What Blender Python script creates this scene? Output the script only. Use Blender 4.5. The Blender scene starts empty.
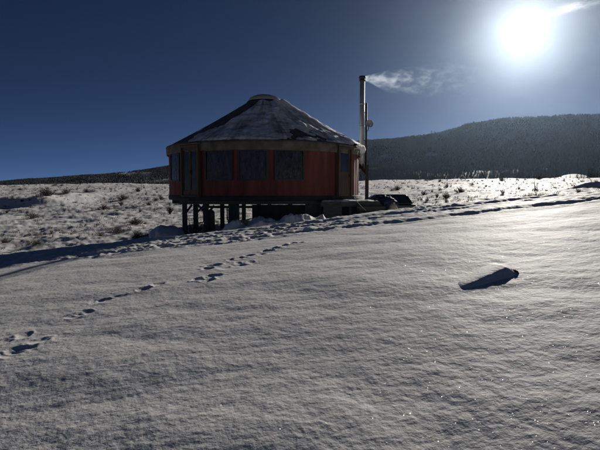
import bpy, bmesh, math, random
import numpy as np
from mathutils import Vector, Matrix

random.seed(7)
rng = np.random.default_rng(11)
R_ = math.radians
C = bpy.context.scene.collection
sc = bpy.context.scene

# ------------------------------------------------------------------ frame
F, PITCH = 490.0, math.atan(35 / 490.0)          # focal length in photo pixels, downward tilt
CP, SP = math.cos(PITCH), math.sin(PITCH)
SUN_AZ, SUN_EL = R_(24.1), R_(16.0)
SUN = Vector((math.sin(SUN_AZ) * math.cos(SUN_EL), math.cos(SUN_AZ) * math.cos(SUN_EL), math.sin(SUN_EL)))

def ray(px, py):
    """(x/y, z/y) of the direction through a point of the photograph"""
    u, v = px - 300.0, 225.0 - py
    fy = F * CP + v * SP
    return u / fy, (v * CP - F * SP) / fy

def at(px, py, d):
    a, b = ray(px, py)
    return Vector((a * d, d, b * d))

# ------------------------------------------------------------------ noise
_P = rng.permutation(4096).astype(np.int64)
_GA = rng.uniform(0, 2 * math.pi, 4096)
_GX, _GY = np.cos(_GA), np.sin(_GA)

def noise(x, y, seed=0):
    x = np.asarray(x, float) + seed * 17.13
    y = np.asarray(y, float) - seed * 9.71
    xi = np.floor(x).astype(np.int64); yi = np.floor(y).astype(np.int64)
    xf = x - xi; yf = y - yi
    u = xf * xf * xf * (xf * (xf * 6 - 15) + 10); v = yf * yf * yf * (yf * (yf * 6 - 15) + 10)
    def g(ix, iy, dx, dy):
        h = _P[(_P[ix & 4095] + iy) & 4095]
        return _GX[h] * dx + _GY[h] * dy
    a = g(xi, yi, xf, yf); b = g(xi + 1, yi, xf - 1, yf)
    c = g(xi, yi + 1, xf, yf - 1); d = g(xi + 1, yi + 1, xf - 1, yf - 1)
    return ((a + u * (b - a)) * (1 - v) + (c + u * (d - c)) * v) * 1.5

def fbm(x, y, o=4, seed=0, gain=.5, lac=2.03):
    s = 0; a = 1.0
    for k in range(o):
        s = s + a * noise(x, y, seed + k * 3)
        x = x * lac; y = y * lac; a *= gain
    return s

def sstep(a, b, x):
    t = np.clip((x - a) / (b - a), 0, 1)
    return t * t * (3 - 2 * t)

# ------------------------------------------------------------------ the ground (eye at z = 0)
YC = (-1.70, 23.99); YR = 4.53                   # yurt centre and wall radius
CREST = 11.0

def ground_base(x, y):
    x = np.asarray(x, float); y = np.asarray(y, float)
    r = np.sqrt(x * x + y * y)
    yc = np.clip(y, 0, 14)
    fore = -1.66 + .11 * np.clip(x, -14, 14) + .10 * np.clip(y, -25, 0) + (.028 * yc + .66 * (1 - np.exp(-yc / 3.4))) + .02 * fbm(x * .16, y * .2, 2, 5)
    yy = np.maximum(y, 15.0)
    t = np.clip(x / yy, -1.3, 1.3)
    rise = np.where(y < 110, .045 * (y - 25), .045 * 85 - .03 * (y - 110))
    rise = np.where((y > 90) & (y < 130), .045 * (y - 25) - (y - 90) ** 2 * (.075 / 80.), rise)
    rise = np.where(y > 320, -2.6 - .0005 * (y - 320), rise)
    field = -1.65 + rise + 1.2 * t
    field = field + .2 * sstep(7.5, 4, np.hypot(x - YC[0], y - YC[1]))
    field = field + fbm(x * .06, y * .06, 3, 9) * .28 * sstep(24, 45, y)
    # hollow where the car stands
    field = field - .42 * np.exp(-(((x - 4.6) / 2.7) ** 4 + ((y - 27.2) / 1.7) ** 4))
    # drift bank left in the field, steep toward the viewer
    bank = .9 * sstep(42, 45.5, y + .06 * x) * sstep(62, 50, y) * sstep(-21, -25, x) * sstep(-62, -50, x)
    field = field + bank
    # shaded heap at the right edge of the field
    field = field + .8 * np.exp(-(((x - 28.5) / 2.2) ** 2 + ((y - 47) / 1.2) ** 2))
    # snowy knoll beyond the field, right
    field = field + 14.4 * np.exp(-(((x - 186) / 22) ** 2 + ((y - 335) / 34) ** 2))
    crest = CREST + .35 * noise(x * .25, x * 0 + 3.3) - .5 * sstep(2, 9, x) 
    s = sstep(0, 3.6, y - crest)
    z = fore * (1 - s) + field * s
    # ploughed heap in front of the yurt and berm in front of the steps
    hx = np.interp(x, [-3.2, -2.6, -2.0, -1.3, -.65, -.2, .2, .75, 1.1, 1.5], [0, .78, 1.12, 1.22, 1.18, 1.14, 1.16, 1.04, .45, 0])
    heap = (hx + .05 * fbm(x * 3.4, y * 3.4, 4, 14, .62)) * np.clip(hx * 2, 0, 1) * np.exp(-((y - 16.3 - .25 * noise(x * 1.1, x * 0, 15)) / 1.5) ** 2)
    z = z + heap * (1 + .25 * noise(x * 2.1, y * 2.1, 2))
    z = z + .45 * np.exp(-((y - 15.0 - .1 * x) / .9) ** 2) * sstep(2.2, 3.2, x) * sstep(7.5, 5, x)
    return z

# footprints and scuffs: photo position, length along the trail (m), depth
MARKS = [(203,279,.20,.09),(213,276,.20,.10),(207,281,.16,.08),(197,280,.14,.08),(214,265.5,.22,.11),(208,269,.16,.07),
 (232,260,.16,.06),(240,258.5,.16,.08),(249,256,.16,.07),(238,263,.1,.05),(250,262,.12,.05),(228,268,.2,.05),(240,265,.2,.05),
 (268,251.5,.2,.09),(275,249,.2,.09),(285,246,.2,.09),(292,244,.18,.09),(299,244,.16,.08),(262,255,.12,.05),
 (119,297,.22,.045),(106,300,.22,.05),(96,302,.2,.03),(84,313,.26,.06),(70,317,.26,.06),
 (142,290,.2,.07),(158,285,.18,.07),(40,341,.16,.06),(22,350,.2,.06),(12,355,.16,.05),(26,335,.16,.05),(4,341,.16,.05),
 (498,263,.16,.02),(450,241,.16,.015)]

def hit(px, py, d0=1.5, d1=900.0):
    a, b = ray(px, py)
    d = np.geomspace(d0, d1, 6000)
    g = ground_base(a * d, d)
    below = np.nonzero(b * d <= g)[0]
    k = below[0] if len(below) else len(d) - 1
    return Vector((a * d[k], d[k], float(g[k])))

_marks = [(hit(px, py, 2.0, 14), l, dp) for px, py, l, dp in MARKS]

def ground_full(x, y):
    z = ground_base(x, y)
    r = np.sqrt(x * x + y * y)
    near = sstep(13.5, 10.5, y)
    far = 1 - near
    # wind-packed crust: small lumps and shallow ripples stretched across the wind
    patch = .8 + .3 * sstep(-.4, .5, fbm(x * .55, y * .8, 2, 31))
    z = z + near * (.004 * fbm(x * 4.2, y * 5.6, 2, 21) + .006 * fbm(x * .9 + .3 * y, y * 1.5, 2, 41))
    z = z + near * .0011 * patch * fbm(x * 17, y * 19, 3, 51, .5) * sstep(13, 5, r)
    # long drift edges of the foreground
    z = z + near * .028 * np.abs(noise(x * .45 + y * .1, y * .75 + x * .12, 61))
    # vehicle ruts and churned snow between and beside them
    w1 = 9.15 + .10 * noise(x * .3, x * 0, 71) ; w2 = 10.55 + .12 * noise(x * .3, x * 0, 72)
    for w in (w1, w2):
        z = z - .036 * np.exp(-((y - w) / .15) ** 2) * (.6 + .6 * sstep(-.4, .4, noise(x * 1.1, x * 0 + w * 0, 73)))
        z = z + .012 * np.exp(-((np.abs(y - w) - .30) / .12) ** 2)
    band = sstep(8.55, 9.1, y + .25 * noise(x * .8, y, 74)) * sstep(12.4, 11.2, y)
    busy = .35 + .65 * sstep(-.45, .35, noise(x * .35, y * .4, 75)) 
    ch = fbm(x * 3.1, y * 3.4, 3, 76, .6)
    z = z + band * busy * (.036 * np.clip(np.abs(ch) - .10, 0, 1) * np.sign(ch) + .010 * fbm(x * 7, y * 7, 2, 77))
    # footprints
    dirv = np.array([.97, .24])
    for p, l, dp in _marks:
        dx, dy = x - p.x, y - p.y
        m = (np.abs(dx) < 1.2) & (np.abs(dy) < 1.2)
        if not m.any(): continue
        ux = dx[m] * dirv[0] + dy[m] * dirv[1]; uy = -dx[m] * dirv[1] + dy[m] * dirv[0]
        wob = 1 + .45 * fbm(dx[m] * 6 + p.x * 3, dy[m] * 6 + p.y, 2, 81, .5)
        q = np.sqrt((ux / (l * .40)) ** 2 + (uy / .075) ** 2) / wob
        z[m] += -dp * .20 * np.exp(-q ** 2) + dp * .09 * np.exp(-((q - 1.45) / .35) ** 2)
    # the field: clods, tussocks under snow, drift streaks
    fade = far * sstep(600, 150, y)
    z = z + fade * (.10 * fbm(x * .35, y * .4, 2, 91) + .045 * fbm(x * 1.5, y * 1.7, 3, 92, .6) * sstep(160, 60, y))
    z = z + fade * .13 * np.clip(noise(x * .28, y * .5, 93) - .15, 0, 1)
    return z

# ------------------------------------------------------------------ mesh helpers
def link(o, parent=None):
    C.objects.link(o)
    if parent: o.parent = parent
    return o

def mesh_np(name, v, f, mat, parent=None, smooth=True):
    """v (n,3) float array, f (m,k) int array with one face size"""
    me = bpy.data.meshes.new(name)
    v = np.ascontiguousarray(v, np.float32); f = np.ascontiguousarray(f, np.int32)
    k = f.shape[1]
    me.vertices.add(len(v)); me.vertices.foreach_set('co', v.ravel())
    me.loops.add(f.size); me.loops.foreach_set('vertex_index', f.ravel())
    me.polygons.add(len(f)); me.polygons.foreach_set('loop_start', np.arange(len(f), dtype=np.int32) * k)
    me.polygons.foreach_set('use_smooth', np.full(len(f), smooth, dtype=bool))
    me.update(calc_edges=True); me.validate()
    me.materials.append(mat)
    return link(bpy.data.objects.new(name, me), parent)

class MB:
    """collects shapes into one bmesh, then builds one mesh object"""
    def __init__(s): s.bm = bmesh.new()
    def box(s, c, size, rz=0, rot=None, taper=1.0):
        M = Matrix.Translation(c) @ (rot.to_4x4() if rot is not None else Matrix.Rotation(rz, 4, 'Z'))
        vs = []
        for z in (-.5, .5):
            k = taper if z > 0 else 1
            for x, y in ((-.5, -.5), (.5, -.5), (.5, .5), (-.5, .5)):
                vs.append(s.bm.verts.new(M @ Vector((x * size[0] * k, y * size[1] * k, z * size[2]))))
        for f in ((3,2,1,0),(4,5,6,7),(0,1,5,4),(1,2,6,5),(2,3,7,6),(3,0,4,7)):
            s.bm.faces.new([vs[i] for i in f])
        return s
    def bar(s, a, b, w, h=None):
        a, b = Vector(a), Vector(b); d = b - a
        q = d.to_track_quat('Y', 'Z').to_matrix()
        return s.box((a + b) / 2, (w, d.length, h or w), rot=q)
    def tube(s, pts, radii, n=12, caps=True):
        pts = [Vector(p) for p in pts]
        if not hasattr(radii, '__len__'): radii = [radii] * len(pts)
        rings = []
        for i, p in enumerate(pts):
            d = (pts[min(i + 1, len(pts) - 1)] - pts[max(i - 1, 0)])
            q = d.to_track_quat('Z', 'X').to_matrix() if d.length > 1e-9 else Matrix.Identity(3)
            rings.append([s.bm.verts.new(p + q @ Vector((math.cos(2*math.pi*k/n), math.sin(2*math.pi*k/n), 0)) * radii[i]) for k in range(n)])
        for a, b in zip(rings, rings[1:]):
            for k in range(n):
                f = s.bm.faces.new((a[k], a[(k+1) % n], b[(k+1) % n], b[k])); f.smooth = True
        if caps:
            s.bm.faces.new(rings[0][::-1]); s.bm.faces.new(rings[-1])
        return s
    def lathe(s, prof, c=(0,0,0), n=32, rot=None):
        c = Vector(c); rot = rot or Matrix.Identity(3)
        rings = []
        for r, z in prof:
            if r < 1e-6: rings.append([s.bm.verts.new(c + rot @ Vector((0,0,z)))]); continue
            rings.append([s.bm.verts.new(c + rot @ Vector((r*math.cos(2*math.pi*k/n), r*math.sin(2*math.pi*k/n), z))) for k in range(n)])
        for a, b in zip(rings, rings[1:]):
            for k in range(n):
                if len(a) == 1 and len(b) == 1: continue
                if len(a) == 1: f = s.bm.faces.new((a[0], b[(k+1)%n], b[k]))
                elif len(b) == 1: f = s.bm.faces.new((a[k], a[(k+1)%n], b[0]))
                else: f = s.bm.faces.new((a[k], a[(k+1)%n], b[(k+1)%n], b[k]))
                f.smooth = True
        return s
    def poly(s, pts):
        s.bm.faces.new([s.bm.verts.new(Vector(p)) for p in pts]); return s
    def prism(s, prof, y0, y1, inset=None):
        """closed outline in x,z swept from y0 to y1"""
        a = [s.bm.verts.new((x, y0, z)) for x, z in prof]; b = [s.bm.verts.new((x, y1, z)) for x, z in prof]
        n = len(prof)
        for k in range(n): s.bm.faces.new((a[k], a[(k+1)%n], b[(k+1)%n], b[k]))
        s.bm.faces.new(a[::-1]); s.bm.faces.new(b)
        return s
    def build(s, name, mat, parent=None, bevel=0, solid=0):
        bmesh.ops.recalc_face_normals(s.bm, faces=s.bm.faces)
        me = bpy.data.meshes.new(name); s.bm.to_mesh(me); s.bm.free()
        me.materials.append(mat)
        o = link(bpy.data.objects.new(name, me), parent)
        if solid:
            m = o.modifiers.new('s', 'SOLIDIFY'); m.thickness = solid; m.offset = 0
        if bevel:
            m = o.modifiers.new('b', 'BEVEL'); m.width = bevel; m.segments = 2; m.limit_method = 'ANGLE'
        return o

def tag(o, label=None, cat=None, group=None, kind=None):
    if label: o['label'] = label
    if cat: o['category'] = cat
    if group: o['group'] = group
    if kind: o['kind'] = kind
    return o

def thing(name, loc, label, cat, group=None, rz=0):
    o = bpy.data.objects.new(name, None); o.empty_display_size = .2
    C.objects.link(o); o.location = loc; o.rotation_euler = (0, 0, rz)
    return tag(o, label, cat, group)

# ------------------------------------------------------------------ materials
def mat(name, col, rough=.7, metal=0.0, var=.0, vscale=8.0, col2=None, bump=0.0, bscale=30.0, stretch=(1,1,1), spec=.5, detail=4):
    m = bpy.data.materials.new(name); m.use_nodes = True
    nt = m.node_tree; n = nt.nodes; l = nt.links
    b = n['Principled BSDF']
    b.inputs['Base Color'].default_value = (*col, 1); b.inputs['Roughness'].default_value = rough
    b.inputs['Metallic'].default_value = metal; b.inputs['Specular IOR Level'].default_value = spec
    tc = n.new('ShaderNodeTexCoord'); mp = n.new('ShaderNodeMapping'); mp.inputs['Scale'].default_value = stretch
    l.new(tc.outputs['Object'], mp.inputs['Vector'])
    if var or col2:
        t = n.new('ShaderNodeTexNoise'); t.inputs['Scale'].default_value = vscale; t.inputs['Detail'].default_value = detail
        l.new(mp.outputs[0], t.inputs['Vector'])
        r = n.new('ShaderNodeValToRGB'); r.color_ramp.elements[0].position = .35; r.color_ramp.elements[1].position = .68
        c2 = col2 or tuple(min(1, c * (1 + var)) for c in col)
        c1 = col if col2 else tuple(c * (1 - var) for c in col)
        r.color_ramp.elements[0].color = (*c1, 1); r.color_ramp.elements[1].color = (*c2, 1)
        l.new(t.outputs['Fac'], r.inputs[0]); l.new(r.outputs[0], b.inputs['Base Color'])
    if bump:
        t2 = n.new('ShaderNodeTexNoise'); t2.inputs['Scale'].default_value = bscale; t2.inputs['Detail'].default_value = 5
        l.new(mp.outputs[0], t2.inputs['Vector'])
        bp = n.new('ShaderNodeBump'); bp.inputs['Strength'].default_value = 1; bp.inputs['Distance'].default_value = bump
        l.new(t2.outputs['Fac'], bp.inputs['Height']); l.new(bp.outputs[0], b.inputs['Normal'])
    return m

def snow_mat(name, sparkle=True, grain=.006, base=(.80, .80, .79)):
    m = bpy.data.materials.new(name); m.use_nodes = True
    nt = m.node_tree; n = nt.nodes; l = nt.links
    b = n['Principled BSDF']; out = n['Material Output']
    b.inputs['Roughness'].default_value = .7; b.inputs['IOR'].default_value = 1.31
    b.inputs['Specular IOR Level'].default_value = .14
    tc = n.new('ShaderNodeTexCoord')
    t0 = n.new('ShaderNodeTexNoise'); t0.inputs['Scale'].default_value = .9; t0.inputs['Detail'].default_value = 5
    l.new(tc.outputs['Object'], t0.inputs['Vector'])
    rp = n.new('ShaderNodeValToRGB')
    rp.color_ramp.elements[0].color = (base[0]*.93, base[1]*.93, base[2]*.94, 1); rp.color_ramp.elements[1].color = (*base, 1)
    l.new(t0.outputs['Fac'], rp.inputs[0]); l.new(rp.outputs[0], b.inputs['Base Color'])
    t1 = n.new('ShaderNodeTexNoise'); t1.inputs['Scale'].default_value = 23; t1.inputs['Detail'].default_value = 5; t1.inputs['Roughness'].default_value = .58
    l.new(tc.outputs['Object'], t1.inputs['Vector'])
    bp = n.new('ShaderNodeBump'); bp.inputs['Strength'].default_value = 1.0; bp.inputs['Distance'].default_value = grain
    l.new(t1.outputs['Fac'], bp.inputs['Height']); l.new(bp.outputs[0], b.inputs['Normal'])
    if sparkle:
        # loose frost crystals: a few tiny facets, each turned its own way, mirror the sun
        vo = n.new('ShaderNodeTexVoronoi'); vo.inputs['Scale'].default_value = 330
        l.new(tc.outputs['Object'], vo.inputs['Vector'])
        sub = n.new('ShaderNodeVectorMath'); sub.operation = 'SUBTRACT'; sub.inputs[1].default_value = (.5, .5, .5)
        l.new(vo.outputs['Color'], sub.inputs[0])
        scl = n.new('ShaderNodeVectorMath'); scl.operation = 'SCALE'; scl.inputs['Scale'].default_value = 2.0
        l.new(sub.outputs[0], scl.inputs[0])
        ge = n.new('ShaderNodeNewGeometry')
        ad = n.new('ShaderNodeVectorMath'); ad.operation = 'ADD'
        l.new(ge.outputs['Normal'], ad.inputs[0]); l.new(scl.outputs[0], ad.inputs[1])
        sc_ = n.new('ShaderNodeSeparateColor'); l.new(vo.outputs['Color'], sc_.inputs[0])
        pw = n.new('ShaderNodeMath'); pw.operation = 'POWER'; pw.inputs[1].default_value = 4.0; l.new(sc_.outputs[2], pw.inputs[0])
        nm = n.new('ShaderNodeVectorMath'); nm.operation = 'NORMALIZE'; l.new(ad.outputs[0], nm.inputs[0])
        gl = n.new('ShaderNodeBsdfGlossy'); gl.inputs['Color'].default_value = (.5, .5, .5, 1); gl.inputs['Roughness'].default_value = .15; l.new(pw.outputs[0], gl.inputs['Color'])
        l.new(nm.outputs[0], gl.inputs['Normal'])
        wn = n.new('ShaderNodeTexWhiteNoise'); wn.noise_dimensions = '3D'; l.new(vo.outputs['Position'], wn.inputs['Vector'])
        gt = n.new('ShaderNodeMath'); gt.operation = 'GREATER_THAN'; gt.inputs[1].default_value = .90
        l.new(wn.outputs['Value'], gt.inputs[0])
        lt = n.new('ShaderNodeMath'); lt.operation = 'LESS_THAN'; lt.inputs[1].default_value = .28
        l.new(vo.outputs['Distance'], lt.inputs[0])
        mu = n.new('ShaderNodeMath'); mu.operation = 'MULTIPLY'; l.new(gt.outputs[0], mu.inputs[0]); l.new(lt.outputs[0], mu.inputs[1])
        mx = n.new('ShaderNodeMixShader'); l.new(mu.outputs[0], mx.inputs[0]); l.new(b.outputs[0], mx.inputs[1]); l.new(gl.outputs[0], mx.inputs[2])
        l.new(mx.outputs[0], out.inputs['Surface'])
    return m

def mountain_mat():
    # dark litter and scrub under the trees, snow in the clearings (stored per vertex)
    m = mat('mountain_floor', (.14, .145, .15), .9, var=.3, vscale=.02)
    nt = m.node_tree; n = nt.nodes; b = n['Principled BSDF']
    src = b.inputs['Base Color'].links[0].from_socket
    at_ = n.new('ShaderNodeAttribute'); at_.attribute_name = 'clearing'
    mx = n.new('ShaderNodeMixRGB'); nt.links.new(at_.outputs['Fac'], mx.inputs[0]); nt.links.new(src, mx.inputs[1]); mx.inputs[2].default_value = (.78, .78, .8, 1)
    nt.links.new(mx.outputs[0], b.inputs['Base Color'])
    return m
M_SNOW = snow_mat('snow_crust', grain=.0076)
M_SNOW2 = snow_mat('packed_snow', sparkle=False, grain=.02)
M_SNOWFAR = mountain_mat()
M_RED = mat('red_canvas', (.145, .034, .029), .8, var=.38, vscale=3.2, bump=.012, bscale=5, stretch=(1, 1, .14))
M_ROOF = mat('roof_vinyl', (.060, .056, .050), .7, col2=(.13, .12, .11), vscale=5, detail=8, bump=.02, bscale=3)
M_BAND = mat('tan_canvas', (.085, .070, .048), .85, col2=(.17, .15, .115), vscale=2.6, bump=.008, bscale=9, detail=7)
M_DOME = mat('skylight_acrylic', (.42, .42, .40), .25, var=.1, vscale=4)
M_WOOD = mat('stained_wood', (.075, .042, .022), .6, var=.35, vscale=6, stretch=(6, 6, .5), bump=.003, bscale=20)
M_GREYWOOD = mat('weathered_wood', (.085, .085, .076), .9, var=.3, vscale=5, stretch=(.6, 5, 5), bump=.004, bscale=20)
M_POST = mat('treated_post', (.045, .060, .050), .8, var=.3, vscale=6, stretch=(4, 4, .6), bump=.004)
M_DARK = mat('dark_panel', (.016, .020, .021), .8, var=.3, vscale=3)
M_FRAME = mat('window_vinyl_black', (.016, .016, .018), .5, var=.2)
M_STEEL = mat('stove_pipe_steel', (.40, .40, .40), .5, metal=.45, var=.15, vscale=3, stretch=(3, 3, .4))
M_BLACK = mat('black_steel', (.022, .022, .023), .5, metal=.3, var=.2, vscale=10)
M_DISH = mat('dish_grey', (.34, .34, .35), .5, var=.1)
M_TARP = mat('blue_tarp', (.013, .026, .085), .7, var=.3, vscale=5, bump=.02, bscale=9)
M_ROCK = mat('dark_rock', (.10, .097, .09), .9, var=.5, vscale=14, bump=.01, bscale=30)
M_CARPAINT = mat('car_paint', (.020, .024, .026), .22, metal=.2, var=.1)
M_GLASSDARK = mat('car_glass', (.02, .028, .03), .06, spec=.6, var=.1)
M_TYRE = mat('tyre_rubber', (.02, .02, .02), .85, var=.2)
M_RIM = mat('alloy_rim', (.4, .4, .4), .35, metal=.9, var=.1)
M_LAMP = mat('headlamp_lens', (.6, .6, .58), .12, var=.05)
M_TWIG = mat('twig_bark', (.085, .070, .052), .85, var=.35, vscale=12)
M_GRASS = mat('dry_grass', (.20, .155, .085), .85, var=.3, vscale=.7)
M_NEEDLE = mat('conifer_needles', (.018, .027, .026), .85, var=.35, vscale=.02)
M_NEEDLE2 = mat('spruce_needles', (.032, .042, .030), .85, var=.35, vscale=.7)
M_TRUNK = mat('bark', (.07, .055, .045), .9, var=.3)
M_GAS = mat('gas_cylinder_paint', (.09, .105, .10), .5, var=.2, vscale=6)
M_BAG = mat('pale_sack', (.50, .43, .32), .85, var=.2, vscale=8, bump=.01, bscale=25)
M_ROPE = mat('rope', (.45, .42, .36), .8, var=.2)

_n = M_DOME.node_tree.nodes; _b = _n['Principled BSDF']
_tr = _n.new('ShaderNodeBsdfTranslucent'); _tr.inputs[0].default_value = (.7, .69, .66, 1)
_mx = _n.new('ShaderNodeMixShader'); _mx.inputs[0].default_value = .35
M_DOME.node_tree.links.new(_b.outputs[0], _mx.inputs[1]); M_DOME.node_tree.links.new(_tr.outputs[0], _mx.inputs[2])
M_DOME.node_tree.links.new(_mx.outputs[0], _n['Material Output'].inputs['Surface'])

def pane_mat():
    m = mat('window_pane_vinyl', (.008, .010, .013), .22, spec=.35, col2=(.032, .036, .041), vscale=2.6, stretch=(2.6, 2.6, .6), bump=.03, bscale=4, detail=5)  # paler blotches in the base colour stand in for reflections
    return m
M_PANE = pane_mat()
M_DOORGLASS = mat('door_glass', (.026, .030, .034), .2, var=.3, vscale=3, spec=.35)
M_DOORGLASS2 = mat('door_glass_blue', (.018, .024, .032), .15, var=.2, vscale=3, spec=.4)

# ------------------------------------------------------------------ ground sheet
def build_ground():
    fine = np.radians(np.arange(-44, 44.01, .10))
    side = np.radians(np.concatenate([np.linspace(44, 316, 90)[1:-1]]))
    az = np.concatenate([fine, side])
    r = [0.05, .3, .6, .9, 1.15, 1.35]
    d = 1.5
    while d < 6500:
        r.append(d)
        d *= 1 + (.0042 if d < 13 else .009 if d < 60 else .016 if d < 200 else .06)
    r = np.array(r)
    A, D = np.meshgrid(az, r)
    x = np.sin(A) * D; y = np.cos(A) * D
    z = ground_full(x.ravel(), y.ravel())
    # below the mountain the sheet sinks a little
    v = np.stack([x.ravel(), y.ravel(), z], 1)
    nr, na = A.shape
    i = np.arange(nr - 1)[:, None] * na; j = np.arange(na)[None, :]; j2 = (j + 1) % na
    f = np.stack([i + j, i + na + j, i + na + j2, i + j2], -1).reshape(-1, 4)[:, ::-1]
    cap = len(v)
    o = mesh_np('snow_ground', v, f, M_SNOW)
    tag(o, kind='structure')
build_ground()

# ------------------------------------------------------------------ mountain and its forest
SKY_PX = [-260, -150, 0, 40, 80, 100, 130, 165, 200, 250, 300, 350, 370, 395, 420, 440, 458, 466, 480, 500, 520, 560, 600, 680, 800, 950]
SKY_PY = [190, 186, 182, 179, 176, 175, 172, 167, 162, 155, 148, 143, 141, 139, 136, 132.5, 127.5, 124, 121.5, 119, 118, 116, 115, 117, 125, 140]
SK = [ray(a, b) for a, b in zip(SKY_PX, SKY_PY)]
SKA = [s[0] for s in SK]; SKT = [s[1] for s in SK]

def mountain_z(x, y):
    t = x / y
    top = np.interp(t, SKA, SKT)
    yc = 2900 + 500 * noise(t * 1.3, t * 0, 101) - 500 * sstep(.2, .6, t)
    y0 = 980.0
    q = np.clip((y - y0) / (yc - y0), 0, None)
    prof = np.where(q < 1, .18 * sstep(0, .35, q) + .34 * sstep(.25, .75, q) + .48 * sstep(.62, 1.04, q), 1 - .9 * (q - 1))
    prof = np.where(q < 1, np.minimum(prof, q * yc / y * 0 + q ** .95 * 1.0 + .0), prof)
    z = top * yc * prof
    z = z + (26 * fbm(x * .0022, y * .0022, 4, 111) * sstep(.0, .5, q) * (1 - .9 * sstep(.75, 1, q))) * sstep(-.8, .3, t + .25)
    return z - 6 * (1 - sstep(0, .2, q))

def build_mountain():
    az = np.radians(np.linspace(-58, 58, 760)); d = np.geomspace(960, 4600, 230)
    T, Y = np.meshgrid(np.tan(az), d)
    x = T * Y
    z = mountain_z(x.ravel(), Y.ravel())
    v = np.stack([x.ravel(), Y.ravel(), z], 1)
    nr, na = T.shape
    i = np.arange(nr - 1)[:, None] * na; j = np.arange(na - 1)[None, :]
    f = np.stack([i + j, i + j + 1, i + na + j + 1, i + na + j], -1).reshape(-1, 4)
    mo = tag(mesh_np('mountain', v, f, M_SNOWFAR), kind='structure')
    def hole_at(x, y, z):
        px = 300 + x / y * F; py = 190 - z / y * F
        def clear(cx, cy, wx, wy): return (((px - cx) / wx) ** 2 + ((py - cy) / wy) ** 2) < 1 + .9 * fbm(x * .006, y * .006, 3, 123)
        return clear(130, 174, 10, 2.0) | clear(431, 155, 8, 2.4) | clear(386, 157, 6, 2.2) | clear(450, 157, 7, 1.4) | clear(410, 163, 9, 1.0)
    a_ = mo.data.attributes.new('clearing', 'FLOAT', 'POINT'); a_.data.foreach_set('value', hole_at(v[:, 0], v[:, 1], v[:, 2]).astype(np.float32))
    # forest, far beyond counting
    n = 230000
    y = np.sqrt(rng.uniform(990 ** 2, 3500 ** 2, n)); t = rng.uniform(-.78, .78, n); x = t * y
    dens = .55 + .75 * fbm(x * .004, y * .004, 3, 121) + .35 * noise(x * .014, y * .014, 122)
    z = mountain_z(x, y)
    hole = hole_at(x, y, z)
    keep = (rng.uniform(0, 1, n) < np.clip(dens + .2, .25, 1)) & (~hole | (rng.uniform(0, 1, n) < .22))
    x, y, z = x[keep], y[keep], z[keep]; n = len(x)
    h = rng.uniform(7, 14, n) * (.9 + .35 * fbm(x * .006, y * .006, 2, 125)); h *= np.where(x / y < -.1, .8, 1.0)
    w = h * rng.uniform(.17, .27, n)
    k = 5
    a0 = rng.uniform(0, 6.28, n)
    V = np.zeros((n, k + 1, 3)); 
    for q in range(k):
        an = a0 + q * 2 * math.pi / k
        rr = w * rng.uniform(.75, 1.2, n)
        V[:, q, 0] = x + np.cos(an) * rr; V[:, q, 1] = y + np.sin(an) * rr; V[:, q, 2] = z + h * rng.uniform(.0, .12, n)
    V[:, k] = np.stack([x + rng.normal(0, .25, n), y, z + h], 1)
    b = (np.arange(n) * (k + 1))[:, None]
    fs = np.stack([np.concatenate([b + q, b + (q + 1) % k, b + k], 1) for q in range(k)], 1).reshape(-1, 3)
    tag(mesh_np('forest', V.reshape(-1, 3), fs, M_NEEDLE, smooth=False), 'dark conifer forest covering the far mountainside', 'forest', kind='stuff')
build_mountain()

def mast(px, py_top, py_base, label):
    p = at(px, py_base, 2500); t = at(px, py_top, 2500)
    o = thing('radio_mast', p - Vector((0, 0, 14)), label, 'mast')
    m = MB(); h = t.z - p.z + 14
    for s in (-1, 1): m.bar((s * 1.6, 0, 0), (s * .5, 0, h), .9)
    m.build('tower', M_BLACK, o)
    c = MB()
    for k in range(7):
        z0 = h * k / 7; z1 = h * (k + 1) / 7; e0 = 1.6 - 1.1 * k / 7; e1 = 1.6 - 1.1 * (k + 1) / 7
        c.bar((-e0, 0, z0), (e1, 0, z1), .4)
    c.build('bracing', M_BLACK, o)
mast(431.5, 130.5, 135, 'distant radio mast on the mountain ridge, left of the pair')
mast(434.5, 131, 134.5, 'distant radio mast on the mountain ridge, right of the pair')

# ------------------------------------------------------------------ the yurt
FLOOR, EAVE = -.28, 1.93
def pol(phi, r, z):
    """point around the yurt; phi degrees, 0 faces the viewer, + to the right"""
    return Vector((math.sin(R_(phi)) * r, -math.cos(R_(phi)) * r, z))

yurt = thing('yurt', (YC[0], YC[1], -1.95), 'round red canvas yurt raised on posts above the snow', 'yurt')
def YL(z): return z + 1.95                       # eye level -> yurt local z

def ring_strip(name, phis, prof, m, parent, smooth=True, close=False):
    v = []
    for p in phis:
        for r, z in prof: v.append(pol(p, r, z))
    k = len(prof); n = len(phis)
    f = []
    for i in range(n if close else n - 1):
        for j in range(k - 1):
            a = i * k + j; b = ((i + 1) % n) * k + j
            f.append((a, b, b + 1, a + 1))
    return mesh_np(name, np.array([tuple(q) for q in v]), np.array(f), m, parent, smooth)

# wall of pleated canvas
phis = np.arange(0, 360, .75)
v = []; zs = np.linspace(FLOOR - .02, EAVE - .02, 10)
for p in phis:
    for z in zs:
        fold = .012 * math.sin(R_(p * 24)) + .010 * float(noise(p * .3, z * .6, 141)) + .008 * math.sin(R_(p * 61))
        v.append(pol(p, YR + fold - .01, YL(z)))
k = len(zs); f = []
for i in range(len(phis)):
    for j in range(k - 1):
        a = i * k + j; b = ((i + 1) % len(phis)) * k + j
        f.append((a, b, b + 1, a + 1))
mesh_np('wall', np.array([tuple(q) for q in v]), np.array(f), M_RED, yurt)

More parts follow.
